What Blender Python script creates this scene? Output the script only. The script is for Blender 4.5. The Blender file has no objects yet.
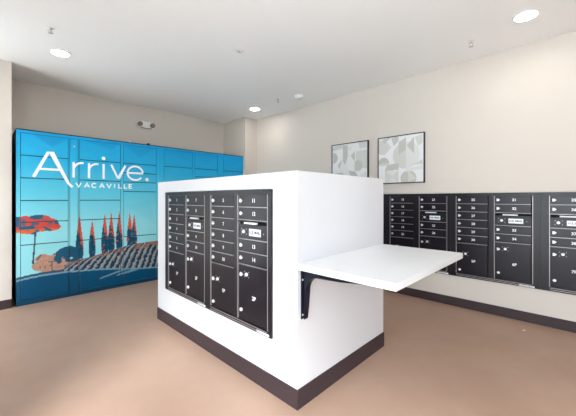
import bpy, bmesh, math, random
import numpy as np
from mathutils import Vector, Matrix

scene = bpy.context.scene
COL = scene.collection
random.seed(4)

# ------------------------------------------------------------------ camera
CAM_H, FPX, HOR, CX = 1.37, 302.0, 198.5, 288.0
YAW = math.radians(134.07)
cam_data = bpy.data.cameras.new('camera')
cam_data.sensor_width = 36.0
cam_data.lens = FPX / 576.0 * 36.0
cam_data.shift_y = -(208.0 - HOR) / 576.0
cam_data.clip_start = 0.02
cam = bpy.data.objects.new('camera', cam_data)
COL.objects.link(cam)
cam.location = (0, 0, CAM_H)
cam.rotation_euler = (math.pi / 2, 0, YAW - math.pi / 2)
scene.camera = cam

# ------------------------------------------------------------------ sky, daylight, exposure
world = bpy.data.worlds.new('sky')
scene.world = world
world.use_nodes = True
bg = world.node_tree.nodes['Background']
bg.inputs['Color'].default_value = (0.86, 0.93, 1.0, 1)
bg.inputs['Strength'].default_value = 4.2

scene.view_settings.view_transform = 'Standard'
scene.view_settings.look = 'None'
scene.view_settings.gamma = 1.0
scene.view_settings.use_curve_mapping = False
scene.view_settings.exposure = 1.27
scene.cycles.diffuse_bounces = 8
scene.cycles.max_bounces = 14
scene.cycles.sample_clamp_indirect = 6.0

# room extents
CEIL = 3.08
X_BACK, X_FRONT = -5.85, -5.12      # recess wall behind the lockers / flush wall either side of it
Y_MAIL = 4.25                       # wall with the mailboxes
X_RIGHT, Y_REAR = 2.40, -0.95       # glazed walls behind the camera, unseen, invented for the daylight

SUN_DIR = Vector((-0.64, 0.77, -0.78))
sun_d = bpy.data.lights.new('sun', 'SUN')
sun_d.energy = 3.3
sun_d.angle = math.radians(15)
sun_d.color = (0.95, 0.97, 1.0)
sun = bpy.data.objects.new('sun', sun_d)
COL.objects.link(sun)
sun.rotation_euler = SUN_DIR.to_track_quat('-Z', 'Y').to_euler()
sun.location = (2, -6, 6)

# window openings, invented for daylight (also given to the renderer as sky portals)
WIN_REAR = [(-5.0, -4.1), (-1.40, -0.25), (-0.15, 1.0), (1.1, 2.25)]      # x ranges on the wall behind, full height glass; first added as left fill
WIN_RIGHT = [(-0.6, 0.2)]   # y ranges on the glazed side wall
WZ0, WZ1 = 0.08, 2.85
SILL_SIDE = 0.95


def portal(name, loc, rot, sx, sy):
    d = bpy.data.lights.new(name, 'AREA')
    d.shape = 'RECTANGLE'
    d.size, d.size_y = sx, sy
    d.cycles.is_portal = True
    o = bpy.data.objects.new(name, d)
    COL.objects.link(o)
    o.location = loc
    o.rotation_euler = rot
    return o


for a, b in WIN_REAR:
    portal('window_portal', ((a + b) / 2, Y_REAR - 0.14, (WZ0 + WZ1) / 2), (math.pi / 2, 0, 0), b - a, WZ1 - WZ0).rotation_euler = \
        Vector((0, 1, 0)).to_track_quat('-Z', 'Z').to_euler()
for a, b in WIN_RIGHT:
    portal('window_portal', (X_RIGHT + 0.14, (a + b) / 2, (SILL_SIDE + WZ1) / 2), (0, 0, 0), b - a, WZ1 - SILL_SIDE).rotation_euler = \
        Vector((-1, 0, 0)).to_track_quat('-Z', 'Z').to_euler()


# ------------------------------------------------------------------ photo pixel -> point on a known plane
_F = np.array([math.cos(YAW), math.sin(YAW)])
_R = np.array([math.sin(YAW), -math.cos(YAW)])


def on_x(px, py, X):
    dx = _F[0] + _R[0] * (px - CX) / FPX
    dy = _F[1] + _R[1] * (px - CX) / FPX
    t = X / dx
    return (dy * t, CAM_H + (HOR - py) / FPX * t)


# ------------------------------------------------------------------ helpers
def lin(r, g, b):
    def c(v):
        v = v / 255.0
        return v / 12.92 if v <= 0.04045 else ((v + 0.055) / 1.055) ** 2.4
    return (c(r), c(g), c(b), 1.0)


MATS = {}


def mat(name, rgb, rough=0.5, metal=0.0, spec=0.5, noise=None, bump=None, coat=0.0):
    m = bpy.data.materials.new(name)
    m.use_nodes = True
    nt = m.node_tree
    p = nt.nodes['Principled BSDF']
    col = lin(*rgb)
    p.inputs['Base Color'].default_value = col
    p.inputs['Roughness'].default_value = rough
    p.inputs['Metallic'].default_value = metal
    p.inputs['Specular IOR Level'].default_value = spec
    p.inputs['Coat Weight'].default_value = coat
    if noise or bump:
        tc = nt.nodes.new('ShaderNodeTexCoord')
    if noise:
        sc, amt = noise
        n = nt.nodes.new('ShaderNodeTexNoise')
        n.inputs['Scale'].default_value = sc
        n.inputs['Detail'].default_value = 5
        nt.links.new(tc.outputs['Object'], n.inputs['Vector'])
        r = nt.nodes.new('ShaderNodeValToRGB')
        r.color_ramp.elements[0].position = 0.3
        r.color_ramp.elements[1].position = 0.7
        r.color_ramp.elements[0].color = (col[0] * (1 - amt), col[1] * (1 - amt), col[2] * (1 - amt), 1)
        r.color_ramp.elements[1].color = (min(1, col[0] * (1 + amt)), min(1, col[1] * (1 + amt)), min(1, col[2] * (1 + amt)), 1)
        nt.links.new(n.outputs['Fac'], r.inputs['Fac'])
        nt.links.new(r.outputs['Color'], p.inputs['Base Color'])
    if bump:
        sc, st = bump
        n2 = nt.nodes.new('ShaderNodeTexNoise')
        n2.inputs['Scale'].default_value = sc
        n2.inputs['Detail'].default_value = 3
        nt.links.new(tc.outputs['Object'], n2.inputs['Vector'])
        b = nt.nodes.new('ShaderNodeBump')
        b.inputs['Strength'].default_value = st
        b.inputs['Distance'].default_value = 0.01
        nt.links.new(n2.outputs['Fac'], b.inputs['Height'])
        nt.links.new(b.outputs['Normal'], p.inputs['Normal'])
    MATS[name] = m
    return m


def mat_attr(name, rough, spec=0.5):
    """flat print carried by the mesh colour attribute 'print'"""
    m = bpy.data.materials.new(name)
    m.use_nodes = True
    nt = m.node_tree
    p = nt.nodes['Principled BSDF']
    a = nt.nodes.new('ShaderNodeAttribute')
    a.attribute_name = 'print'
    nt.links.new(a.outputs['Color'], p.inputs['Base Color'])
    p.inputs['Roughness'].default_value = rough
    p.inputs['Specular IOR Level'].default_value = spec
    MATS[name] = m
    return m


def mat_floor():
    m = mat('floor_vinyl', (172, 142, 124), rough=0.42, spec=0.35)
    nt = m.node_tree
    p = nt.nodes['Principled BSDF']
    tc = nt.nodes.new('ShaderNodeTexCoord')
    n1 = nt.nodes.new('ShaderNodeTexNoise')
    n1.inputs['Scale'].default_value = 1.3
    n1.inputs['Detail'].default_value = 6
    n1.inputs['Roughness'].default_value = 0.6
    nt.links.new(tc.outputs['Object'], n1.inputs['Vector'])
    r1 = nt.nodes.new('ShaderNodeValToRGB')
    r1.color_ramp.elements[0].position = 0.3
    r1.color_ramp.elements[0].color = lin(164, 134, 117)
    r1.color_ramp.elements[1].position = 0.72
    r1.color_ramp.elements[1].color = lin(176, 147, 130)
    nt.links.new(n1.outputs['Fac'], r1.inputs['Fac'])
    v = nt.nodes.new('ShaderNodeTexVoronoi')
    v.inputs['Scale'].default_value = 7.0
    nt.links.new(tc.outputs['Object'], v.inputs['Vector'])
    r2 = nt.nodes.new('ShaderNodeValToRGB')
    r2.color_ramp.elements[0].position = 0.018
    r2.color_ramp.elements[0].color = (0.62, 0.6, 0.58, 1)
    r2.color_ramp.elements[1].position = 0.035
    r2.color_ramp.elements[1].color = (1, 1, 1, 1)
    nt.links.new(v.outputs['Distance'], r2.inputs['Fac'])
    mx = nt.nodes.new('ShaderNodeMix')
    mx.data_type = 'RGBA'
    mx.blend_type = 'MULTIPLY'
    mx.inputs[0].default_value = 0.6
    nt.links.new(r1.outputs['Color'], mx.inputs[6])
    nt.links.new(r2.outputs['Color'], mx.inputs[7])
    nt.links.new(mx.outputs[2], p.inputs['Base Color'])
    n3 = nt.nodes.new('ShaderNodeTexNoise')
    n3.inputs['Scale'].default_value = 3.0
    n3.inputs['Detail'].default_value = 4
    nt.links.new(tc.outputs['Object'], n3.inputs['Vector'])
    mr = nt.nodes.new('ShaderNodeMapRange')
    mr.inputs['To Min'].default_value = 0.34
    mr.inputs['To Max'].default_value = 0.52
    nt.links.new(n3.outputs['Fac'], mr.inputs['Value'])
    nt.links.new(mr.outputs['Result'], p.inputs['Roughness'])
    return m


def mat_emit(name, rgb, strength):
    m = bpy.data.materials.new(name)
    m.use_nodes = True
    p = m.node_tree.nodes['Principled BSDF']
    p.inputs['Base Color'].default_value = (1, 1, 1, 1)
    p.inputs['Emission Color'].default_value = lin(*rgb)
    p.inputs['Emission Strength'].default_value = strength
    MATS[name] = m
    return m


def mat_pane(name):
    m = bpy.data.materials.new(name)
    m.use_nodes = True
    nt = m.node_tree
    nt.nodes.remove(nt.nodes['Principled BSDF'])
    out = [n for n in nt.nodes if n.type == 'OUTPUT_MATERIAL'][0]
    t = nt.nodes.new('ShaderNodeBsdfTransparent')
    t.inputs['Color'].default_value = (0.95, 0.97, 0.96, 1)
    g = nt.nodes.new('ShaderNodeBsdfGlossy')
    g.inputs['Roughness'].default_value = 0.02
    mx = nt.nodes.new('ShaderNodeMixShader')
    mx.inputs['Fac'].default_value = 0.06
    nt.links.new(t.outputs[0], mx.inputs[1])
    nt.links.new(g.outputs[0], mx.inputs[2])
    nt.links.new(mx.outputs[0], out.inputs['Surface'])
    MATS[name] = m
    return m


def add_box(bm, x0, x1, y0, y1, z0, z1):
    v = [bm.verts.new(c) for c in ((x0, y0, z0), (x1, y0, z0), (x1, y1, z0), (x0, y1, z0),
                                   (x0, y0, z1), (x1, y0, z1), (x1, y1, z1), (x0, y1, z1))]
    for f in ((0, 3, 2, 1), (4, 5, 6, 7), (0, 1, 5, 4), (1, 2, 6, 5), (2, 3, 7, 6), (3, 0, 4, 7)):
        bm.faces.new([v[i] for i in f])
    return v


def add_lathe(bm, prof, n=20, axis='Z', org=(0, 0, 0)):
    """prof: list of (radius, height); revolved about axis"""
    rings = []
    for r, h in prof:
        ring = []
        for k in range(n):
            a = 2 * math.pi * k / n
            c, s = r * math.cos(a), r * math.sin(a)
            p = {'Z': (c, s, h), 'Y': (c, h, s), 'X': (h, c, s)}[axis]
            ring.append(bm.verts.new((p[0] + org[0], p[1] + org[1], p[2] + org[2])))
        rings.append(ring)
    for a, b in zip(rings, rings[1:]):
        for k in range(n):
            bm.faces.new((a[k], a[(k + 1) % n], b[(k + 1) % n], b[k]))
    bm.faces.new(rings[0][::-1])
    bm.faces.new(rings[-1])


def add_prism(bm, pts, axis, a0, a1):
    """extrude a 2-D outline along an axis. axis 'X': pts are (y,z); 'Y': (x,z); 'Z': (x,y)"""
    def P(p, h):
        return {'X': (h, p[0], p[1]), 'Y': (p[0], h, p[1]), 'Z': (p[0], p[1], h)}[axis]
    A = [bm.verts.new(P(p, a0)) for p in pts]
    B = [bm.verts.new(P(p, a1)) for p in pts]
    n = len(pts)
    bm.faces.new(A[::-1])
    bm.faces.new(B)
    for k in range(n):
        bm.faces.new((A[k], A[(k + 1) % n], B[(k + 1) % n], B[k]))


def to_mesh(name, bm, material, bevel=0.0, smooth=False):
    if bevel > 0:
        bmesh.ops.bevel(bm, geom=list(bm.edges), offset=bevel, segments=2, profile=0.5, affect='EDGES')
    bmesh.ops.recalc_face_normals(bm, faces=bm.faces)
    me = bpy.data.meshes.new(name)
    bm.to_mesh(me)
    bm.free()
    me.materials.append(material)
    if smooth:
        me.shade_smooth()
        try:
            me.set_sharp_from_angle(angle=math.radians(35))
        except Exception:
            pass
    return me


def link(name, me, parent=None, loc=(0, 0, 0), label=None):
    o = bpy.data.objects.new(name, me)
    COL.objects.link(o)
    o.location = loc
    if parent is not None:
        o.parent = parent
    if label:
        o['label'] = label
    return o


def box_obj(name, material, b, parent=None, bevel=0.0, loc=(0, 0, 0)):
    bm = bmesh.new()
    add_box(bm, *b)
    return link(name, to_mesh(name, bm, material, bevel), parent, loc)


def struct(o):
    o['kind'] = 'structure'
    return o


def thing(name, label, cat, loc=(0, 0, 0), group=None):
    o = bpy.data.objects.new(name, None)
    o.empty_display_size = 0.1
    COL.objects.link(o)
    o.location = loc
    tag(o, label, cat, group)
    return o


def tag(o, label, cat, group=None):
    o['label'] = label
    o['category'] = cat
    if group:
        o['group'] = group
    return o


_TXT = {}


def text_mesh(s, size, material, extrude=0.0004):
    """flat lettering in the XZ plane facing -Y, centred on the origin"""
    key = (s, size, material.name)
    if key in _TXT:
        return _TXT[key]
    cu = bpy.data.curves.new('lettering', 'FONT')
    cu.body = s
    cu.size = size
    cu.align_x = 'CENTER'
    cu.align_y = 'CENTER'
    cu.extrude = extrude
    cu.offset = size * 0.03
    cu.resolution_u = 2
    tmp = bpy.data.objects.new('lettering_tmp', cu)
    COL.objects.link(tmp)
    dg = bpy.context.evaluated_depsgraph_get()
    me = bpy.data.meshes.new_from_object(tmp.evaluated_get(dg))
    bpy.data.objects.remove(tmp)
    bpy.data.curves.remove(cu)
    me.transform(Matrix.Rotation(math.pi / 2, 4, 'X'))
    me.materials.clear()
    me.materials.append(material)
    _TXT[key] = me
    return me


# ------------------------------------------------------------------ materials
M_wall = mat('wall_paint', (207, 200, 193), rough=0.75, spec=0.2, bump=(160, 0.05))
M_ceil = mat('ceiling_paint', (247, 247, 248), rough=0.85, spec=0.15)
M_white = mat('white_paint', (210, 210, 215), rough=0.55, spec=0.3, bump=(120, 0.04))
M_lam = mat('white_laminate', (226, 227, 230), rough=0.3, spec=0.45)
M_base = mat('rubber_base', (58, 45, 49), rough=0.5, spec=0.35)
M_floor = mat_floor()
M_bronze = mat('dark_bronze_metal', (18, 14, 25), rough=0.30, metal=0.1, spec=0.38, noise=(40, 0.08))
M_bframe = mat('dark_bronze_frame', (18, 15, 23), rough=0.33, metal=0.1, spec=0.42)
M_edge = mat('worn_bronze_edge', (170, 163, 168), rough=0.35, metal=0.6, spec=0.6)  # lighter than the frame: light caught on lips and rails put into the colour
M_black = mat('black_gap', (5, 5, 6), rough=0.7, spec=0.2)
M_chrome = mat('lock_nickel', (236, 236, 240), rough=0.4, metal=0.3, spec=0.6)
M_num = mat('white_print', (232, 232, 236), rough=0.5)
M_lbl = mat('white_label', (236, 240, 246), rough=0.45)
M_ink = mat('navy_ink', (38, 48, 92), rough=0.5)
M_lockbody = mat('locker_carcass', (9, 30, 44), rough=0.5)
M_print = mat_attr('printed_mural', rough=0.34, spec=0.25)
M_art = mat_attr('printed_canvas', rough=0.6, spec=0.3)
M_letter = mat('white_vinyl', (246, 246, 250), rough=0.4)
M_bracket = mat('black_steel', (24, 28, 44), rough=0.35, metal=0.3, spec=0.6)
M_frame = mat('black_wood', (26, 24, 25), rough=0.45)
M_lamp = mat_emit('lamp_diffuser', (255, 248, 238), 34.0)
M_trim = mat('white_plastic', (232, 232, 230), rough=0.45)
M_greyplastic = mat('grey_plastic', (132, 124, 114), rough=0.45)
M_palemetal = mat('pale_metal', (196, 196, 196), rough=0.4, metal=0.2)
M_alu = mat('window_alu', (70, 70, 72), rough=0.4, metal=0.5)
M_pane = mat_pane('window_glass')
M_ground = mat('paving', (236, 234, 230), rough=0.9, noise=(3, 0.1))

# ================================================================== THE ROOM
T = 0.14


def block_with_pocket(name, material, x0, x1, y0, y1, z0, z1, pk, depth):
    """solid block whose -Y face has a rectangular recess pk=(px0,px1,pz0,pz1)"""
    a0, a1, c0, c1 = pk
    bm = bmesh.new()
    V = lambda *c: bm.verts.new(c)
    o = [V(x0, y0, z0), V(x1, y0, z0), V(x1, y0, z1), V(x0, y0, z1)]
    b = [V(x0, y1, z0), V(x1, y1, z0), V(x1, y1, z1), V(x0, y1, z1)]
    i = [V(a0, y0, c0), V(a1, y0, c0), V(a1, y0, c1), V(a0, y0, c1)]
    d = [V(a0, y0 + depth, c0), V(a1, y0 + depth, c0), V(a1, y0 + depth, c1), V(a0, y0 + depth, c1)]
    for k in range(4):
        n = (k + 1) % 4
        bm.faces.new((o[k], o[n], i[n], i[k]))
        bm.faces.new((i[k], i[n], d[n], d[k]))
        bm.faces.new((o[n], o[k], b[k], b[n]))
    bm.faces.new(d)
    bm.faces.new(b[::-1])
    return to_mesh(name, bm, material)


struct(box_obj('floor', M_floor, (X_BACK - T, X_RIGHT + T, Y_REAR - T, Y_MAIL + T, -0.1, 0)))
struct(box_obj('ceiling', M_ceil, (X_BACK - T, X_RIGHT + T, Y_REAR - T, Y_MAIL + T, CEIL, CEIL + 0.1)))
struct(box_obj('ground', M_ground, (-40, 40, -40, 40, -0.3, -0.12)))

PK_WALL = (-2.115, 0.605, 0.383, 1.439)
struct(link('wall_right', block_with_pocket('wall_right', M_wall, X_BACK - T, X_RIGHT + T, Y_MAIL, Y_MAIL + T, 0, CEIL, PK_WALL, 0.06)))
struct(box_obj('wall_left', M_wall, (X_BACK - T, X_BACK, 0.31, 3.93, 0, CEIL)))
struct(box_obj('wall_near', M_wall, (X_BACK - T, X_FRONT, Y_REAR, 0.31, 0, CEIL)))
struct(box_obj('wall_far', M_wall, (X_BACK - T, X_FRONT + 0.06, 3.93, Y_MAIL, 0, CEIL)))


def glazed_wall(name, along, ranges, fixed, out, WZ0):
    """wall with tall window openings, one mesh for the wall, windows as things of the setting"""
    lo, hi = (X_BACK - T, X_RIGHT) if along == 'X' else (Y_REAR, Y_MAIL)
    bm = bmesh.new()

    def bx(a, b, z0, z1, t0=0.0, t1=T, target=bm):
        p, q = fixed + out * t0, fixed + out * t1
        p, q = min(p, q), max(p, q)
        if along == 'X':
            add_box(target, a, b, p, q, z0, z1)
        else:
            add_box(target, p, q, a, b, z0, z1)
    bx(lo, hi, WZ1, CEIL)
    bx(lo, hi, 0, WZ0)
    cur = lo
    for a, b in ranges:
        bx(cur, a, WZ0, WZ1)
        cur = b
    bx(cur, hi, WZ0, WZ1)
    struct(link(name, to_mesh(name, bm, M_wall)))
    for a, b in ranges:
        glazed_wall.n += 1
        e = bpy.data.objects.new('window_%d' % glazed_wall.n, None)
        COL.objects.link(e)
        struct(e)
        for (p, q, z0, z1) in ((a, a + .05, WZ0, WZ1), (b - .05, b, WZ0, WZ1), (a + .05, b - .05, WZ0, WZ0 + .06),
                               (a + .05, b - .05, WZ1 - .06, WZ1), (a + .05, b - .05, 2.08, 2.14)):
            f = bmesh.new()
            bx(p, q, z0, z1, 0.03, 0.09, f)
            link('window_frame', to_mesh('window_frame', f, M_alu), e)
        for z0, z1 in ((WZ0 + .06, 2.08), (2.14, WZ1 - .06)):
            f = bmesh.new()
            bx(a + .05, b - .05, z0, z1, 0.055, 0.063, f)
            link('window_pane', to_mesh('window_pane', f, M_pane), e)


glazed_wall.n = 0
glazed_wall('wall_rear', 'X', WIN_REAR, Y_REAR, -1, WZ0)
glazed_wall('wall_side', 'Y', WIN_RIGHT, X_RIGHT, 1, SILL_SIDE)

BH, BT = 0.112, 0.006
struct(box_obj('baseboard_right', M_base, (X_FRONT + 0.06, X_RIGHT, Y_MAIL - BT, Y_MAIL, 0, BH)))
struct(box_obj('baseboard_near', M_base, (X_FRONT, X_FRONT + BT, Y_REAR, 0.31, 0, BH)))
struct(box_obj('baseboard_far', M_base, (X_FRONT + 0.06, X_FRONT + 0.06 + BT, 3.93, Y_MAIL - BT, 0, BH)))
struct(box_obj('baseboard_left', M_base, (X_BACK, X_BACK + BT, 0.31, 3.93, 0, BH)))

# ================================================================== ISLAND
IX0, IX1, IY0, IY1, IZ = -3.472, -1.317, 1.448, 2.634, 1.552
isl = thing('mailbox_island', 'white freestanding half-height partition block with dark base, mailboxes set in its side',
            'partition', ((IX0 + IX1) / 2, (IY0 + IY1) / 2, 0))
_ox, _oy = (IX0 + IX1) / 2, (IY0 + IY1) / 2
PK_ISL = (-3.252, -1.550, 0.383, 1.439)
link('body', block_with_pocket('body', M_white, IX0 - _ox, IX1 - _ox, IY0 - _oy, IY1 - _oy, 0, IZ,
                               (PK_ISL[0] - _ox, PK_ISL[1] - _ox, PK_ISL[2], PK_ISL[3]), 0.06), isl)
IBH = 0.13
hx, hy = (IX1 - IX0) / 2, (IY1 - IY0) / 2
for b in ((-hx - BT, hx + BT, -hy - BT, -hy, 0, IBH), (-hx - BT, hx + BT, hy, hy + BT, 0, IBH),
          (hx, hx + BT, -hy, hy, 0, IBH), (-hx - BT, -hx, -hy, hy, 0, IBH)):
    box_obj('base_strip', M_base, b, isl)

# ---- shelf with brackets, screwed to the end of the island
SX1, SZ = -0.650, 0.951
shelf = thing('wall_shelf', 'white laminate sorting shelf on black brackets jutting from the end of the island', 'shelf',
              (IX1, (IY0 + IY1) / 2, SZ))
box_obj('shelf_top', M_lam, (0.0, SX1 - IX1, -0.604, 0.570, -0.041, 0), shelf, bevel=0.003)


def bracket_mesh():
    bm = bmesh.new()
    w = 0.003
    # plate against the island and plate under the shelf
    add_box(bm, 0.0, 0.005, -0.026, 0.026, -0.372, -0.041)
    add_box(bm, 0.005, 0.485, -0.026, 0.026, -0.046, -0.041)
    # curved gusset web
    pts = [(0.005, -0.372), (0.005, -0.046), (0.485, -0.046), (0.485, -0.056), (0.30, -0.075)]
    cx, cz, r = 0.135, -0.175, 0.092
    for k in range(9):
        a = math.pi / 2 + (math.pi / 2) * k / 8
        pts.append((cx + r * math.cos(a), cz + r * math.sin(a)))
    pts += [(0.034, -0.28), (0.022, -0.372)]
    add_prism(bm, [(p[0], p[1]) for p in pts], 'Y', -w, w)
    # flange following the inner edge
    inner = pts[3:]
    for p, q in zip(inner, inner[1:]):
        v = [bm.verts.new((p[0], -0.02, p[1])), bm.verts.new((q[0], -0.02, q[1])),
             bm.verts.new((q[0], 0.02, q[1])), bm.verts.new((p[0], 0.02, p[1]))]
        bm.faces.new(v)
    return to_mesh('bracket', bm, M_bracket)


_bm = bracket_mesh()
_scr = bmesh.new()
add_lathe(_scr, [(0.006, 0.005), (0.006, 0.008), (0.003, 0.010)], 10, 'X')
_scr = to_mesh('screw', _scr, M_chrome)
for yy in (1.507 - _oy, 2.50 - _oy):
    br = link('bracket', _bm, shelf, (0, yy, 0))
    for zz in (-0.345, -0.115):
        link('screw', _scr, br, (0, -0.014, zz))

# ================================================================== MAILBOX UNITS
UZ0, UH = 0.388, 1.046
CW = 0.346                                   # door column width
P = 0.0985
R_TOP = 1.012
P1_TOP, P2_TOP, T3_TOP = 0.421, 0.470, 0.667
GAP = 0.006


def mesh_box(name, material, b, bevel=0.0):
    bm = bmesh.new()
    add_box(bm, *b)
    return to_mesh(name, bm, material, bevel)


ME_tenant = mesh_box('tenant_door', M_bronze, (0, CW - 0.014, -0.006, 0.010, 0, P - GAP), 0.002)
ME_parcel1 = mesh_box('parcel_door', M_bronze, (0, CW - 0.014, -0.006, 0.010, 0, P1_TOP - 0.043 - GAP), 0.002)
ME_parcel2 = mesh_box('parcel_door', M_bronze, (0, CW - 0.014, -0.006, 0.010, 0, P2_TOP - 0.043 - GAP), 0.002)
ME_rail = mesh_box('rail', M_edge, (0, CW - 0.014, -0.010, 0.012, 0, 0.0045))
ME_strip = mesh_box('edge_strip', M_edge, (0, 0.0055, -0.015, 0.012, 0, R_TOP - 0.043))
ME_gapbar = mesh_box('hinge_gap', M_black, (0, 0.012, 0.006, 0.014, 0, R_TOP - 0.043))


def _lock():
    bm = bmesh.new()
    # rounded keeper plate tapering to one side with the round cylinder on it
    add_prism(bm, [(-0.014, -0.016), (0.004, -0.014), (0.019, 0.0), (0.004, 0.014), (-0.014, 0.016)], 'Y', -0.010, -0.006)
    add_lathe(bm, [(0.0135, -0.010), (0.0135, -0.017), (0.011, -0.019)], 16, 'Y')
    return to_mesh('lock', bm, M_chrome)


def _cyl():
    bm = bmesh.new()
    add_lathe(bm, [(0.015, -0.006), (0.015, -0.009), (0.0125, -0.010), (0.0125, -0.017), (0.010, -0.019)], 16, 'Y')
    return to_mesh('lock', bm, M_chrome)


def _screw():
    bm = bmesh.new()
    add_lathe(bm, [(0.0045, -0.005), (0.0045, -0.008), (0.003, -0.009)], 8, 'Y')
    return to_mesh('screw', bm, M_edge)


ME_lock, ME_cyl, ME_screw = _lock(), _cyl(), _screw()


def _slot_plate():
    bm = bmesh.new()
    add_box(bm, 0, CW - 0.014, -0.006, 0.010, 0, 0.110)
    return to_mesh('slot_plate', bm, M_bronze, 0.002)


def _hood():
    bm = bmesh.new()
    add_prism(bm, [(0.012, 0.0), (-0.022, -0.004), (-0.024, -0.001), (0.012, 0.006)], 'X', 0.0, CW - 0.014)
    return to_mesh('hood', bm, M_bframe)


ME_slot, ME_hood = _slot_plate(), _hood()
ME_slabel = mesh_box('slot_label', M_lbl, (0, 0.14, -0.014, 0.012, 0, 0.014))
ME_mlabel = mesh_box('mail_label', M_lbl, (0, 0.135, -0.0075, -0.006, 0, 0.054))
ME_dark = mesh_box('slot_opening', M_black, (0, CW - 0.014, 0.006, 0.014, 0, 0.024))
ME_sticker = mesh_box('sticker', M_lbl, (0, 0.135, -0.0155, -0.0145, 0, 0.016))


def mailbox_unit(x0, x1, wall_y, c1, c2, nums, parcels, label, group, flip=False):
    u = thing('mailbox_unit', label, 'mailbox', (x0, wall_y, UZ0), group)
    W = x1 - x0
    a1, a2 = c1 - x0, c2 - x0
    yf, yb = -0.014, 0.045
    # frame: four outer bars, mullion and back sheet in one pressed metal frame
    fr = bmesh.new()
    add_box(fr, 0, a1 - 0.006, yf, yb, 0, UH)
    add_box(fr, a2 + CW, W, yf, yb, 0, UH)
    add_box(fr, a1 + CW, a2 - 0.006, yf, yb, 0, UH)
    for s, e in ((a1 - 0.006, a1 + CW), (a2 - 0.006, a2 + CW)):
        add_box(fr, s, e, yf, yb, R_TOP, UH)
        add_box(fr, s, e, yf, yb, 0, 0.037)
        add_box(fr, s, e, 0.016, yb, 0.037, R_TOP)
    link('frame', to_mesh('frame', fr, M_bframe), u)
    for a in (a1, a2):
        link('edge_strip', ME_strip, u, (a - 0.006, 0, 0.043))
        link('hinge_gap', ME_gapbar, u, (a + CW - 0.013, 0, 0.043))
    link('edge_strip', ME_strip, u, (a2 + CW + 0.001, -0.002, 0.043))
    for zz in (0.012, 0.030):
        box_obj('sill_strip', M_edge, (a1, a2 + CW, yf - 0.004, yf, zz, zz + 0.005), u)

    def door(kind, me, ax, z):
        return link(kind, me, u, (ax + 0.002, 0, z))

    def tenant(ax, ztop, n):
        d = door('tenant_door', ME_tenant, ax, ztop - P + GAP)
        link('lock', ME_lock, d, (0.032, 0, 0.046))
        link('number', text_mesh(n, 0.040, M_num), d, (0.183, -0.0068, 0.045))
        link('rail', ME_rail, u, (ax + 0.002, 0, ztop - P))

    def parcel(ax, me, ztop, n, dl, zl):
        d = door('parcel_door', me, ax, 0.043)
        h = ztop - 0.043
        link('lock', ME_lock, d, (0.034, 0, h - dl))
        link('lock', ME_cyl, d, (0.100, 0, h - dl + 0.008))
        link('lock', ME_cyl, d, (0.034, 0, zl))
        for sx, sz in ((0.074, 0.028), (0.074, -0.012), (0.126, 0.028), (0.126, -0.012)):
            link('screw', ME_screw, d, (sx, 0, h - dl + sz))
        link('number', text_mesh(n, 0.042, M_num), d, (0.185, -0.0068, h * 0.44))

    if flip:
        a1, a2 = a2, a1
    for k in range(6):
        tenant(a1, R_TOP - P * k, nums[k])
    parcel(a1, ME_parcel1, P1_TOP, parcels[0], 0.135, 0.045)
    tenant(a2, R_TOP, nums[6])
    tenant(a2, R_TOP - P, nums[7])
    tenant(a2, T3_TOP, nums[8])
    tenant(a2, T3_TOP - P, nums[9])
    parcel(a2, ME_parcel2, P2_TOP, parcels[1], 0.078, 0.075)
    # outgoing mail slot
    s = link('outgoing_mail_slot', ME_slot, u, (a2 + 0.002, 0, T3_TOP + GAP))
    link('slot_opening', ME_dark, s, (0, 0, 0.112))
    link('hood', ME_hood, s, (0, 0, 0.136))
    link('slot_label', ME_slabel, s, (0.075, 0, 0.1145))
    link('mail_label', ME_mlabel, s, (0.130, 0, 0.026))
    link('lettering', text_mesh('U.S. MAIL', 0.030, M_ink), s, (0.1975, -0.0082, 0.053))
    link('lock', ME_cyl, s, (0.065, 0, 0.055))
    for sx, sz in ((0.038, 0.035), (0.038, 0.075), (0.096, 0.035), (0.096, 0.075), (0.295, 0.05)):
        link('screw', ME_screw, s, (sx, 0, sz))
    link('rail', ME_rail, u, (a2 + 0.002, 0, T3_TOP))
    link('sticker', ME_sticker, u, (max(a1, a2) + CW - 0.115, -0.001, 0.006))
    return u


nl = lambda a: [str(a + k) for k in range(10)]
mailbox_unit(-3.250, -2.401, IY0, -3.177, -2.785, nl(1), ('1P', '2P'),
             'dark bronze mailbox unit in the island, the one farther from the shelf', 'mailbox units in the island')
mailbox_unit(-2.400, -1.552, IY0, -2.335, -1.938, nl(5), ('1P', '2P'),
             'dark bronze mailbox unit in the island, the one beside the shelf corner', 'mailbox units in the island')
mailbox_unit(-2.113, -1.196, Y_MAIL, -2.011, -1.590, nl(15), ('3P', '4P'),
             'dark mailbox unit in the wall, half hidden behind the island and shelf', 'mailbox units in the wall')
mailbox_unit(-1.195, -0.311, Y_MAIL, -1.130, -0.724, nl(25), ('5P', '6P'),
             'dark mailbox unit in the wall, middle one just right of the shelf tip', 'mailbox units in the wall')
mailbox_unit(-0.310, 0.603, Y_MAIL, -0.232, 0.180, nl(39)[:6] + nl(35)[:4], ('8P', '7P'),
             'dark mailbox unit in the wall, rightmost one cut off by the photo edge', 'mailbox units in the wall', flip=True)

# ================================================================== PARCEL LOCKER WITH PRINTED FRONT
LX = X_FRONT                         # front plane
LY0, LY1, LZ1 = 0.352, 3.925, 2.247


def pix(pts):
    return np.array([on_x(px, py, LX) for px, py in pts])


def in_poly(y, z, poly):
    r = np.zeros(y.shape, bool)
    n = len(poly)
    for i in range(n):
        y0, z0 = poly[i]
        y1, z1 = poly[(i + 1) % n]
        c = (z0 > z) != (z1 > z)
        with np.errstate(divide='ignore', invalid='ignore'):
            xx = (y1 - y0) * (z - z0) / (z1 - z0 + 1e-12) + y0
        r ^= c & (y < xx)
    return r


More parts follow.
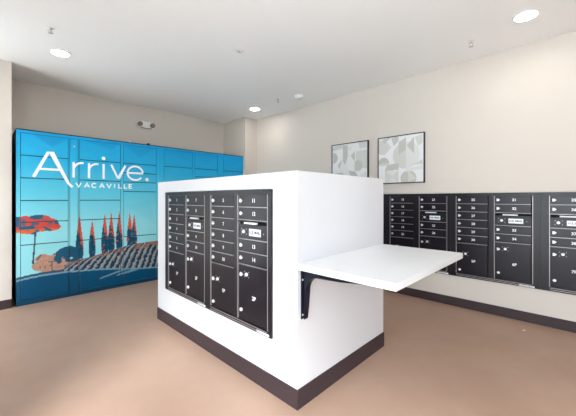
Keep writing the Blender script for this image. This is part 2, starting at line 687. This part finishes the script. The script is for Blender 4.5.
def hash_noise(y, z, s, seed):
    """smooth value noise in 0..1"""
    u, v = y * s + seed * 13.7, z * s + seed * 7.1
    iu, iv = np.floor(u), np.floor(v)
    fu, fv = u - iu, v - iv
    fu, fv = fu * fu * (3 - 2 * fu), fv * fv * (3 - 2 * fv)

    def h(a, b):
        t = np.sin(a * 127.1 + b * 311.7 + seed * 74.7) * 43758.5453
        return t - np.floor(t)
    return (h(iu, iv) * (1 - fu) + h(iu + 1, iv) * fu) * (1 - fv) + (h(iu, iv + 1) * (1 - fu) + h(iu + 1, iv + 1) * fu) * fv


C3 = lambda r, g, b: np.array(lin(r, g, b)[:3])
HILL = pix([(16, 280.5), (28, 277.5), (45, 274), (62, 271.5), (80, 270), (100, 268.5), (118, 268), (136, 268), (158, 266.5)])
HILL = np.vstack([HILL, [[3.0, 0.70], [4.0, 0.76]]])
CREST = pix([(64, 266), (72, 262), (80, 259.5), (90, 257), (100, 254), (110, 251), (120, 247.5), (130, 245), (140, 243), (158, 240.5)])
CREST = np.vstack([CREST, [[2.9, 1.06], [4.0, 1.10]]])
CANOPY = pix([(14, 217.5), (22, 216.5), (30, 216), (40, 215), (48, 216), (54, 218.5), (58.5, 222), (61, 226.5), (59, 229.5), (50, 231), (42, 231.5),
              (37, 232.5), (34, 234.5), (28, 234), (20, 233), (14, 232.5)])
TRUNK = pix([(34.5, 232), (36.3, 232), (35.8, 240), (34.8, 250), (34.0, 264), (32.0, 264), (33.2, 250), (34.4, 240)])
CYP = [(79.5, 215.5, 262, 4.0), (92.2, 219.5, 258, 3.4), (104.8, 213.5, 256, 3.6), (111.3, 212.5, 254, 3.4),
       (119.3, 211.5, 251, 3.4), (129.8, 212.5, 248, 3.0), (134.2, 214, 248, 2.8)]
BUSH = [(38, 266, 5), (42, 260, 6), (49, 262, 7), (57, 258, 6), (60, 262, 7), (66, 262, 6), (73, 263, 6), (79, 262, 5), (84, 263, 4), (54, 268, 6), (45, 267, 6), (64, 268, 5), (72, 267, 4)]


def paint(y, z):
    y = np.asarray(y, float)
    z = np.asarray(z, float)
    out = np.empty(y.shape + (3,))
    # sky print
    t = np.clip((2.25 - z) / 1.35, 0, 1)[..., None]
    stops = [(0, C3(10, 158, 216)), (0.3, C3(38, 176, 222)), (0.6, C3(94, 200, 226)), (1.0, C3(150, 224, 234))]
    out[:] = stops[0][1]
    for (a, ca), (b, cb) in zip(stops, stops[1:]):
        k = np.clip((t - a) / (b - a), 0, 1)
        out = np.where(t > a, ca * (1 - k) + cb * k, out)
    k = np.clip((y - 1.4) / 2.4, 0, 1)[..., None] * np.clip((z - 1.2) / 1.0, 0, 1)[..., None]
    out = out * (1 - 0.55 * k) + C3(2, 146, 214) * 0.55 * k
    # faceted darker triangles
    for tri, f in (([(30, 133), (68, 139), (52, 147)], 0.62), ([(52, 147), (68, 139), (68, 144)], 0.92), ([(82, 140), (118, 144), (112, 150)], 0.75),
                   ([(82, 152), (100, 141), (118, 156)], 0.95), ([(124, 145), (155, 149), (140, 158)], 0.78), ([(165, 150), (190, 153), (190, 163)], 0.92),
                   ([(196, 154), (216, 157), (206, 166)], 0.92), ([(224, 158), (244, 160), (224, 170)], 0.9), ([(20, 140), (36, 152), (20, 165)], 1.1),
                   ([(124, 205), (150, 200), (156, 225)], 0.93)):
        m = in_poly(y, z, pix(tri))
        out[m] *= np.array([f, 0.5 + f / 2, 0.7 + f * 0.3])
    n1 = hash_noise(y, z, 22, 1)
    n2 = hash_noise(y, z, 40, 2)
    n3 = hash_noise(y, z, 14, 3)
    teal, red, orange, tan = C3(10, 74, 104), C3(206, 74, 66), C3(220, 106, 58), C3(196, 150, 130)
    # vineyard bank
    hy = np.interp(y, HILL[:, 0], HILL[:, 1])
    cy = np.interp(y, CREST[:, 0], CREST[:, 1])
    # cypresses
    for i, (px, top, bot, hw) in enumerate(CYP):
        prof = [(0, 0.04), (0.15, 0.28), (0.35, 0.6), (0.6, 0.95), (0.8, 1.0), (1.0, 0.72)]
        L = [(px - hw * w, top + (bot - top) * s) for s, w in prof]
        Rr = [(px + hw * w, top + (bot - top) * s) for s, w in prof[::-1]]
        m = in_poly(y, z, pix(L + Rr))
        yc, zt = on_x(px, top, LX)
        _, zb = on_x(px, bot, LX)
        s = np.clip((zt - z) / (zt - zb), 0, 1)
        side = (y - yc) / 0.045
        isred = (s + (n2 - 0.5) * 0.25 < 0.42 + 0.28 * side) | (n1 > 0.78)
        out[m & isred] = red * 0.55 + orange * 0.45
        out[m & ~isred] = teal
        out[m & ~isred & (n1 < 0.2)] = C3(60, 96, 116)
    # dark round tree and tan shrubs
    yc, zc = on_x(69, 257, LX)
    dome = ((y - yc) / 0.165) ** 2 + ((z - zc) / 0.15) ** 2 + (n2 - 0.5) * 0.35 < 1
    dome &= (z > zc - 0.05 - (n1 - 0.5) * 0.16)
    for px, py, r in BUSH:
        yc, zc = on_x(px, py, LX)
        rr = r * 0.0122
        m = (y - yc) ** 2 + (z - zc) ** 2 < (rr * (0.8 + 0.45 * n1)) ** 2
        skip = (n2 > 0.74)
        if py < 262 and px > 62:
            skip |= n3 > 0.45
        out[m & ~skip] = (tan * (0.8 + 0.35 * n2[..., None]))[m & ~skip]
        out[m & skip] = C3(110, 104, 112)
    out[dome] = C3(16, 84, 114)
    # umbrella pine
    m = in_poly(y, z + (n2 - 0.5) * 0.02, CANOPY)
    out[m] = red
    out[m & (n1 > 0.62)] = C3(86, 98, 120)
    out[m & (n3 > 0.66)] = C3(30, 92, 124)
    _, zl = on_x(36, 229, LX)
    out[m & (z < zl) & (n1 < 0.7)] = orange
    out[in_poly(y, z, TRUNK)] = C3(52, 70, 92)
    # the bank with its rows of vines
    bank = (z < cy) & (z >= hy) & (y > on_x(64, 266, LX)[0])
    d = (cy - z) / np.maximum(cy - hy, 0.02)
    s = (y - 1.0) * 11.0 + np.sqrt(np.clip(d, 0, 1)) * 2.6 + (n2 - 0.5) * 0.35
    fr = s - np.floor(s)
    colb = np.where((fr < 0.48)[..., None], C3(24, 58, 82), C3(158, 166, 168))
    colb = np.where(((fr > 0.84))[..., None], C3(132, 128, 132), colb)
    colb = np.where(((d < 0.22) & (n1 > 0.45))[..., None], C3(150, 108, 98), colb)
    out[bank] = colb[bank]
    low = (z < cy) & (z >= hy) & ~bank & (z < hy + 0.03)
    out[low] = C3(46, 84, 110)
    # dark field below
    out[z < hy] = C3(0, 76, 114)
    m = (z < hy) & (z > hy - 0.022)
    out[m] = C3(120, 164, 186)
    for q in ([(99, 279.5), (101, 277.5), (116, 271.5), (130, 266.5), (131, 268.5), (117, 273)], [(116, 276), (118, 274), (130, 270), (142, 266.5), (143, 268), (131, 272)]):
        m = in_poly(y, z, pix(q)) & (z < hy)
        out[m] = C3(110, 150, 168)
    out[z < 0.05] = C3(6, 62, 92)
    return out


def printed_panel(name, y0, y1, z0, z1, x, thick, parent, step=0.0075):
    """a sheet-metal panel whose front face (towards +X) carries the print"""
    ny = max(1, int(round((y1 - y0) / step)))
    nz = max(1, int(round((z1 - z0) / step)))
    ys = np.linspace(y0, y1, ny + 1)
    zs = np.linspace(z0, z1, nz + 1)
    Y, Z = np.meshgrid(ys, zs)
    front = np.stack([np.full(Y.size, x), Y.ravel(), Z.ravel()], 1)
    back = np.array([[x - thick, y0, z0], [x - thick, y1, z0], [x - thick, y1, z1], [x - thick, y0, z1]])
    nF = front.shape[0]
    idx = np.arange(nF).reshape(nz + 1, ny + 1)
    q = np.stack([idx[:-1, :-1].ravel(), idx[:-1, 1:].ravel(), idx[1:, 1:].ravel(), idx[1:, :-1].ravel()], 1)
    faces = [tuple(int(i) for i in f) for f in q]
    b = [nF, nF + 1, nF + 2, nF + 3]
    bot, top, lef, rig = idx[0], idx[-1], idx[:, 0], idx[:, -1]
    faces.append(tuple(int(i) for i in bot[::-1]) + (b[0], b[1]))
    faces.append(tuple(int(i) for i in top) + (b[2], b[3]))
    faces.append(tuple(int(i) for i in lef) + (b[3], b[0]))
    faces.append(tuple(int(i) for i in rig[::-1]) + (b[1], b[2]))
    faces.append((b[3], b[2], b[1], b[0]))
    me = bpy.data.meshes.new(name)
    me.from_pydata(np.vstack([front, back]).tolist(), [], faces)
    at = me.color_attributes.new('print', 'FLOAT_COLOR', 'POINT')
    c = np.ones((nF + 4, 4), np.float32)
    c[:nF, :3] = paint(front[:, 1], front[:, 2])
    c[nF:, :3] = C3(8, 60, 86)
    at.data.foreach_set('color', c.ravel())
    me.materials.append(M_print)
    me.update()
    o = link(name, me, parent)
    o.location = (-PL[0], -PL[1], 0)
    return o


PL = (LX, (LY0 + LY1) / 2)
locker = thing('parcel_locker', 'long blue parcel locker with printed trees, hills and white Arrive lettering', 'locker', (LX, PL[1], 0))
box_obj('carcass', M_lockbody, (LX - 0.62, LX - 0.016, LY0, LY1, 0.0, LZ1), locker, loc=(-PL[0], -PL[1], 0))
G = 0.006
COLS = [(0.391, 0.895), (1.024, 1.560), (1.598, 2.110), (2.236, 2.764), (2.812, 3.300), (3.437, 3.907)]
TOP, BOT = 2.213, 0.06
STD = [TOP, 1.925, 1.635, 1.345, 1.062, 0.772, BOT]
ALT = [TOP, 1.925, 1.777, 1.630, 1.481, 0.772, BOT]
ROWS = [STD, STD, ALT, STD, ALT, STD]
for (a, b), rows in zip(COLS, ROWS):
    for zt, zb in zip(rows, rows[1:]):
        printed_panel('locker_door', a + G, b - G, zb + G, zt - G, LX, 0.015, locker)
# frame strips and the narrow control column between the doors
edges = [(LY0, COLS[0][0])] + [(p[1], q[0]) for p, q in zip(COLS, COLS[1:])] + [(COLS[-1][1], LY1)]
for i, (a, b) in enumerate(edges):
    if i == 1:
        printed_panel('locker_stile', a, a + 0.012, BOT, TOP, LX, 0.015, locker)
        cp = printed_panel('control_panel', a + 0.012 + G, b - 0.012 - G, BOT + G, TOP - G, LX, 0.015, locker)
        printed_panel('locker_stile', b - 0.012, b, BOT, TOP, LX, 0.015, locker)
        yy, zz = on_x(74.2, 146.5, LX)
        bm = bmesh.new()
        add_lathe(bm, [(0.012, 0.0), (0.012, 0.004), (0.008, 0.006)], 16, 'X')
        link('camera_lens', to_mesh('camera_lens', bm, M_palemetal), cp, (LX, yy, zz))
    else:
        printed_panel('locker_stile', a, b, BOT, TOP, LX, 0.015, locker)
printed_panel('top_rail', LY0, LY1, TOP, LZ1, LX, 0.015, locker)
printed_panel('plinth', LY0, LY1, 0.0, BOT, LX, 0.015, locker, 0.02)
# slim dark cap along the top and two small sensors standing on it
box_obj('top_cap', M_lockbody, (LX - 0.62, LX + 0.004, LY0, LY1, LZ1, LZ1 + 0.012), locker, loc=(-PL[0], -PL[1], 0))
for px, py, m in ((149.6, 144.5, M_black), (130.5, 142.0, M_trim)):
    yy, _ = on_x(px, py, LX)
    bm = bmesh.new()
    add_lathe(bm, [(0.024, LZ1 + 0.012), (0.024, LZ1 + 0.032), (0.016, LZ1 + 0.04)], 14, 'Z')
    link('sensor', to_mesh('sensor', bm, m), locker, (-0.05, yy - PL[1], 0))


# white lettering, cut vinyl strokes lying on the doors
def stroke(bm, pts, w, x0, x1, closed=False):
    pts = [Vector(p) for p in pts]
    n = len(pts)
    L, Rr = [], []
    for i in range(n):
        a = pts[i - 1] if (i > 0 or closed) else pts[i]
        b = pts[(i + 1) % n] if (i < n - 1 or closed) else pts[i]
        t = (b - a).normalized()
        nn = Vector((-t.y, t.x))
        k = 1.0
        if 0 < i < n - 1 or closed:
            t1 = (pts[i] - a).normalized()
            d = abs(nn.dot(Vector((-t1.y, t1.x))))
            k = min(1.6, 1 / max(d, 0.3))
        L.append(pts[i] + nn * w / 2 * k)
        Rr.append(pts[i] - nn * w / 2 * k)
    m = n if closed else n - 1
    for i in range(m):
        j = (i + 1) % n
        add_prism(bm, [L[i], Rr[i], Rr[j], L[j]], 'X', x0, x1)


def arc(c, rx, rz, a0, a1, n=18):
    return [(c[0] + rx * math.cos(math.radians(a0 + (a1 - a0) * k / n)), c[1] + rz * math.sin(math.radians(a0 + (a1 - a0) * k / n))) for k in range(n + 1)]


def lp(px, py):
    return on_x(px, py, LX)


XA, XB = 0.0006, 0.0022
base_z = lp(74, 177.5)[1]
xh = lp(74, 162.0)[1]
W1 = 0.028


def letter(strokes, label=None):
    bm = bmesh.new()
    for k, s in enumerate(strokes):
        pts, w = s[0], s[1]
        stroke(bm, pts, w, XA, XB + 0.0008 * k, closed=(len(s) > 2 and s[2]))
    return link('letter', to_mesh('letter', bm, M_letter), locker, (0, -PL[1], 0))


apex = lp(50, 152.5)
footL = lp(33.5, 176.8)
tail = lp(70.5, 186.5)
letter([([footL, (apex[0] - 0.018, apex[1]), (apex[0] + 0.018, apex[1]), lp(68.2, 183.0), lp(72.5, 187.2)], 0.034), ([lp(40, 168.8), lp(61, 170.0)], 0.029)])
for px in (73.6, 89.0):
    sy = lp(px, 170)[0]
    rr = 0.105
    letter([([(sy, base_z), (sy, xh)], W1), (arc((sy + rr, xh - 0.105), rr, 0.098, 178, 82, 10), W1)])
iy = lp(103.6, 170)[0]
letter([([(iy, base_z), (iy, xh)], W1), (arc((iy, xh + 0.085), 0.013, 0.013, 0, 360, 10), 0.026)])
vb = lp(118.2, 170)[0]
letter([([(lp(111.2, 170)[0], xh), (vb - 0.004, base_z + 0.016), (vb + 0.004, base_z + 0.016), (lp(125.4, 170)[0], xh)], W1)])
ey = lp(135.3, 170)[0]
er = (xh - base_z) / 2
ez = (xh + base_z) / 2
letter([(arc((ey, ez), er * 1.06, er, -38, -358, 30), W1), ([(ey - er * 1.06, ez), (ey + er * 1.06, ez)], 0.028)])
dy = lp(147.0, 170)[0]
letter([(arc((dy, base_z + 0.016), 0.013, 0.013, 0, 360, 10), 0.028)])

zA, zB = lp(80, 187.2)[1], lp(80, 182.9)[1]
ys = [lp(px, 185)[0] for px in (78.6, 87.0, 94.3, 102.0, 109.0, 114.6, 120.2, 125.6, 130.6)]
hw = 0.030
ws = 0.016
for ch, yc in zip('VACAVILLE', ys):
    zm = (zA + zB) / 2
    if ch == 'V':
        st = [([(yc - hw, zB), (yc, zA), (yc + hw, zB)], ws)]
    elif ch == 'A':
        st = [([(yc - hw, zA), (yc, zB), (yc + hw, zA)], ws), ([(yc - hw * .55, zA + (zB - zA) * .32), (yc + hw * .55, zA + (zB - zA) * .32)], ws * .8)]
    elif ch == 'C':
        st = [(arc((yc, zm), hw, (zB - zA) / 2, 45, 315, 14), ws)]
    elif ch == 'I':
        st = [([(yc, zA), (yc, zB)], ws)]
    elif ch == 'L':
        st = [([(yc - hw * .7, zB), (yc - hw * .7, zA), (yc + hw * .7, zA)], ws)]
    else:
        st = [([(yc + hw * .7, zB), (yc - hw * .7, zB), (yc - hw * .7, zA), (yc + hw * .7, zA)], ws), ([(yc - hw * .7, zm), (yc + hw * .5, zm)], ws)]
    letter(st)

# ================================================================== PICTURES
def art_two(u, v):
    """geometric print: u to the right, v downwards"""
    o = np.empty(u.shape + (3,))
    o[:] = C3(224, 225, 228)
    A, B, Cc = C3(186, 187, 182), C3(202, 203, 199), C3(212, 214, 214)

    def pol(pts, c):
        o[in_poly(u, v, np.array(pts))] = c

    def disc(cx, cy, r, c, cond=None):
        m = (u - cx) ** 2 + (v - cy) ** 2 < r * r
        if cond is not None:
            m &= cond
        o[m] = c
    pol([(0, .04), (.16, .04), (.30, .22), (.14, .38), (0, .34)], B)
    pol([(.10, .02), (.30, .0), (.12, .14)], A)
    pol([(.30, .02), (.47, 0), (.47, .10), (.36, .20)], A)
    disc(.63, .42, .29, B, u < .63)
    disc(.63, .42, .29, Cc, u >= .63)
    pol([(.47, .12), (.63, .04), (.63, .30), (.47, .40)], A)
    pol([(.65, .22), (.80, .06), (.80, .40)], A)
    pol([(.82, .06), (.98, .02), (.98, .20), (.88, .26)], B)
    disc(.12, .56, .13, A, v < .56)
    pol([(0, .56), (.28, .56), (.14, .62), (0, .60)], B)
    pol([(.20, .60), (.47, .58), (.47, .72), (.15, .74)], A)
    pol([(.15, .74), (.47, .74), (.47, 1), (.15, 1)], B)
    pol([(.18, .74), (.46, .74), (.32, .86)], Cc)
    pol([(.20, 1), (.46, 1), (.32, .88)], Cc)
    disc(.68, .92, .17, A)
    pol([(.63, .72), (.98, .66), (.98, .74), (.63, .78)], Cc)
    pol([(.68, .75), (.85, .92), (.68, 1)], B)
    pol([(.74, .64), (.98, .54), (.98, .64)], B)
    return o


def art_one(u, v):
    o = np.empty(u.shape + (3,))
    o[:] = C3(220, 221, 222)
    A, B, Cc = C3(184, 186, 182), C3(200, 202, 198), C3(210, 212, 211)

    def pol(pts, c):
        o[in_poly(u, v, np.array(pts))] = c

    def disc(cx, cy, r, c, cond=None):
        m = (u - cx) ** 2 + (v - cy) ** 2 < r * r
        if cond is not None:
            m &= cond
        o[m] = c
    pol([(0, .03), (.32, .02), (.32, .10), (0, .14)], B)
    disc(.02, .32, .14, A, u > .02)
    pol([(.32, .02), (.46, .04), (.46, .30), (.38, .52), (.32, .40)], A)
    pol([(.16, .52), (.30, .38), (.22, .60)], A)
    pol([(.55, .30), (.66, .20), (.66, .46)], A)
    disc(.98, .34, .30, B, v > .2)
    pol([(.74, .0), (.98, .0), (.98, .14), (.80, .16)], B)
    disc(.74, .56, .13, A, u > .66)
    disc(.20, .88, .20, B, v > .70)
    pol([(.02, .72), (.30, .70), (.40, .86), (.02, .90)], A)
    pol([(.48, .66), (.68, .70), (.80, .92), (.62, .96)], A)
    pol([(.80, .80), (.98, .70), (.98, .98), (.80, .98)], Cc)
    pol([(.46, .10), (.60, .06), (.52, .20)], Cc)
    return o


def picture(x0, x1, z0, z1, art, label):
    cx = (x0 + x1) / 2
    t = thing('framed_picture', label, 'picture', (cx, Y_MAIL, z0), 'framed geometric prints')
    w, h = x1 - x0, z1 - z0
    d = 0.035
    fw = 0.012
    for b in ((-w / 2, -w / 2 + fw, -d, 0, 0, h), (w / 2 - fw, w / 2, -d, 0, 0, h),
              (-w / 2 + fw, w / 2 - fw, -d, 0, 0, fw), (-w / 2 + fw, w / 2 - fw, -d, 0, h - fw, h)):
        box_obj('frame_side', M_frame, b, t)
    n = 110
    g = np.linspace(0, 1, n + 1)
    Ug, Vg = np.meshgrid(g, g)
    iw, ih = w - 2 * fw, h - 2 * fw
    vs = np.stack([-iw / 2 + Ug.ravel() * iw, np.full(Ug.size, -d + 0.008), h - fw - Vg.ravel() * ih], 1)
    idx = np.arange(vs.shape[0]).reshape(n + 1, n + 1)
    q = np.stack([idx[:-1, :-1].ravel(), idx[1:, :-1].ravel(), idx[1:, 1:].ravel(), idx[:-1, 1:].ravel()], 1)
    fs = [tuple(int(i) for i in f) for f in q]
    k = vs.shape[0]
    bk = np.array([[-iw / 2, 0, h - fw], [iw / 2, 0, h - fw], [iw / 2, 0, fw], [-iw / 2, 0, fw]])
    fs.append((k, k + 1, k + 2, k + 3))
    me = bpy.data.meshes.new('canvas')
    me.from_pydata(np.vstack([vs, bk]).tolist(), [], fs)
    at = me.color_attributes.new('print', 'FLOAT_COLOR', 'POINT')
    c = np.ones((k + 4, 4), np.float32)
    c[:k, :3] = art(Ug.ravel(), Vg.ravel())
    at.data.foreach_set('color', c.ravel())
    me.materials.append(M_art)
    me.update()
    link('canvas', me, t)


picture(-3.046, -2.361, 1.588, 2.276, art_one, 'black-framed grey geometric print, the one partly hidden behind the island')
picture(-2.197, -1.515, 1.588, 2.276, art_two, 'black-framed grey geometric print with a pale disc, the one above the mailboxes')

# ================================================================== CEILING AND WALL FITTINGS
def downlight(x, y, label):
    t = thing('ceiling_light', label, 'light', (x, y, CEIL), 'recessed ceiling lights')
    bm = bmesh.new()
    n = 32
    R0, R1 = 0.084, 0.104
    rings = []
    for r, z in ((R1, 0.0), (R1, -0.006), (R0 + 0.004, -0.010), (R0, -0.004), (R0, 0.0)):
        rings.append([bm.verts.new((r * math.cos(2 * math.pi * k / n), r * math.sin(2 * math.pi * k / n), z)) for k in range(n)])
    for a, b in zip(rings, rings[1:]):
        for k in range(n):
            bm.faces.new((a[k], a[(k + 1) % n], b[(k + 1) % n], b[k]))
    link('trim_ring', to_mesh('trim_ring', bm, M_trim, smooth=True), t)
    bm = bmesh.new()
    add_lathe(bm, [(0.083, -0.0005), (0.083, -0.005), (0.05, -0.007)], 32, 'Z')
    link('diffuser', to_mesh('diffuser', bm, M_lamp), t)


downlight(-4.385, 0.687, 'lit round recessed ceiling light above the left end of the blue locker')
downlight(-4.464, 3.70, 'lit round recessed ceiling light near the far corner of the room')
downlight(-0.365, 3.575, 'lit round recessed ceiling light above the right wall mailboxes')


def sprinkler(x, y, label):
    t = thing('fire_sprinkler', label, 'sprinkler', (x, y, CEIL), 'ceiling fire sprinklers')
    bm = bmesh.new()
    add_lathe(bm, [(0.036, 0.0), (0.034, -0.006), (0.016, -0.010)], 18, 'Z')
    link('escutcheon', to_mesh('escutcheon', bm, M_trim), t)
    bm = bmesh.new()
    add_lathe(bm, [(0.010, -0.010), (0.010, -0.022)], 10, 'Z')
    add_box(bm, -0.015, -0.011, -0.003, 0.003, -0.055, -0.018)
    add_box(bm, 0.011, 0.015, -0.003, 0.003, -0.055, -0.018)
    add_box(bm, -0.015, 0.015, -0.003, 0.003, -0.058, -0.054)
    link('sprinkler_frame', to_mesh('sprinkler_frame', bm, M_palemetal), t)
    bm = bmesh.new()
    add_lathe(bm, [(0.020, -0.058), (0.020, -0.061)], 14, 'Z')
    link('deflector', to_mesh('deflector', bm, M_palemetal), t)


sprinkler(-3.80, 0.52, 'small ceiling fire sprinkler above the left recessed light')
sprinkler(-0.853, 3.74, 'small ceiling fire sprinkler left of the right-hand recessed light')
sprinkler(-3.72, 3.60, 'small ceiling fire sprinkler beside the smoke detector')

t = thing('ceiling_sensor', 'small square sensor plate in the middle of the ceiling', 'sensor', (-2.83, 2.117, CEIL))
bm = bmesh.new()
add_box(bm, -0.045, 0.045, -0.045, 0.045, -0.008, 0)
link('plate', to_mesh('plate', bm, M_trim, 0.003), t)
bm = bmesh.new()
add_lathe(bm, [(0.024, -0.008), (0.022, -0.016), (0.012, -0.020)], 16, 'Z')
link('lens', to_mesh('lens', bm, M_palemetal), t)

t = thing('smoke_detector', 'white round smoke detector on the ceiling near the far corner', 'smoke detector', (-3.38, 3.76, CEIL))
bm = bmesh.new()
add_lathe(bm, [(0.085, 0.0), (0.085, -0.012), (0.078, -0.018)], 28, 'Z')
link('base_ring', to_mesh('base_ring', bm, M_trim, smooth=True), t)
bm = bmesh.new()
add_lathe(bm, [(0.066, -0.018), (0.066, -0.034), (0.052, -0.046), (0.02, -0.05)], 28, 'Z')
link('cover', to_mesh('cover', bm, M_trim, smooth=True), t)

# twin-head emergency light on the wall above the locker
EY, EZ = 2.20, 2.735
t = thing('emergency_light', 'white emergency light with two grey lamp heads on the wall above the locker', 'emergency light', (X_BACK, EY, EZ))
bm = bmesh.new()
pts = []
for k in range(13):
    a = -math.pi / 2 + math.pi * k / 12
    pts.append((0.105 + 0.062 * math.cos(a), 0.062 * math.sin(a)))
for k in range(13):
    a = math.pi / 2 + math.pi * k / 12
    pts.append((-0.105 + 0.062 * math.cos(a), 0.062 * math.sin(a)))
add_prism(bm, pts, 'X', 0.0, 0.05)
link('housing', to_mesh('housing', bm, M_trim, 0.004), t)
for s in (-1, 1):
    bm = bmesh.new()
    add_lathe(bm, [(0.044, 0.05), (0.046, 0.070), (0.042, 0.085), (0.034, 0.080)], 22, 'X', (0, s * 0.112, 0.004))
    h = link('lamp_head', to_mesh('lamp_head', bm, M_greyplastic, smooth=True), t)
    bm = bmesh.new()
    add_lathe(bm, [(0.032, 0.0805), (0.030, 0.086), (0.018, 0.089)], 18, 'X', (0, s * 0.112, 0.004))
    link('lens', to_mesh('lens', bm, M_greyplastic), h)
bm = bmesh.new()
stroke(bm, [(-0.10 + 0.2 * k / 10, -0.052 - 0.012 * math.sin(math.pi * k / 10)) for k in range(11)], 0.014, 0.05, 0.062)
link('lower_band', to_mesh('lower_band', bm, M_greyplastic), t)

# scrap of paper on the floor
bm = bmesh.new()
add_prism(bm, [(-0.014, -0.008), (0.004, -0.012), (0.015, -0.002), (0.009, 0.010), (-0.010, 0.009)], 'Z', 0.0, 0.003)
o = link('paper_scrap', to_mesh('paper_scrap', bm, M_lbl), None, (-0.42, 3.96, 0.0))
tag(o, 'tiny white paper scrap on the floor in front of the wall mailboxes', 'paper scrap')
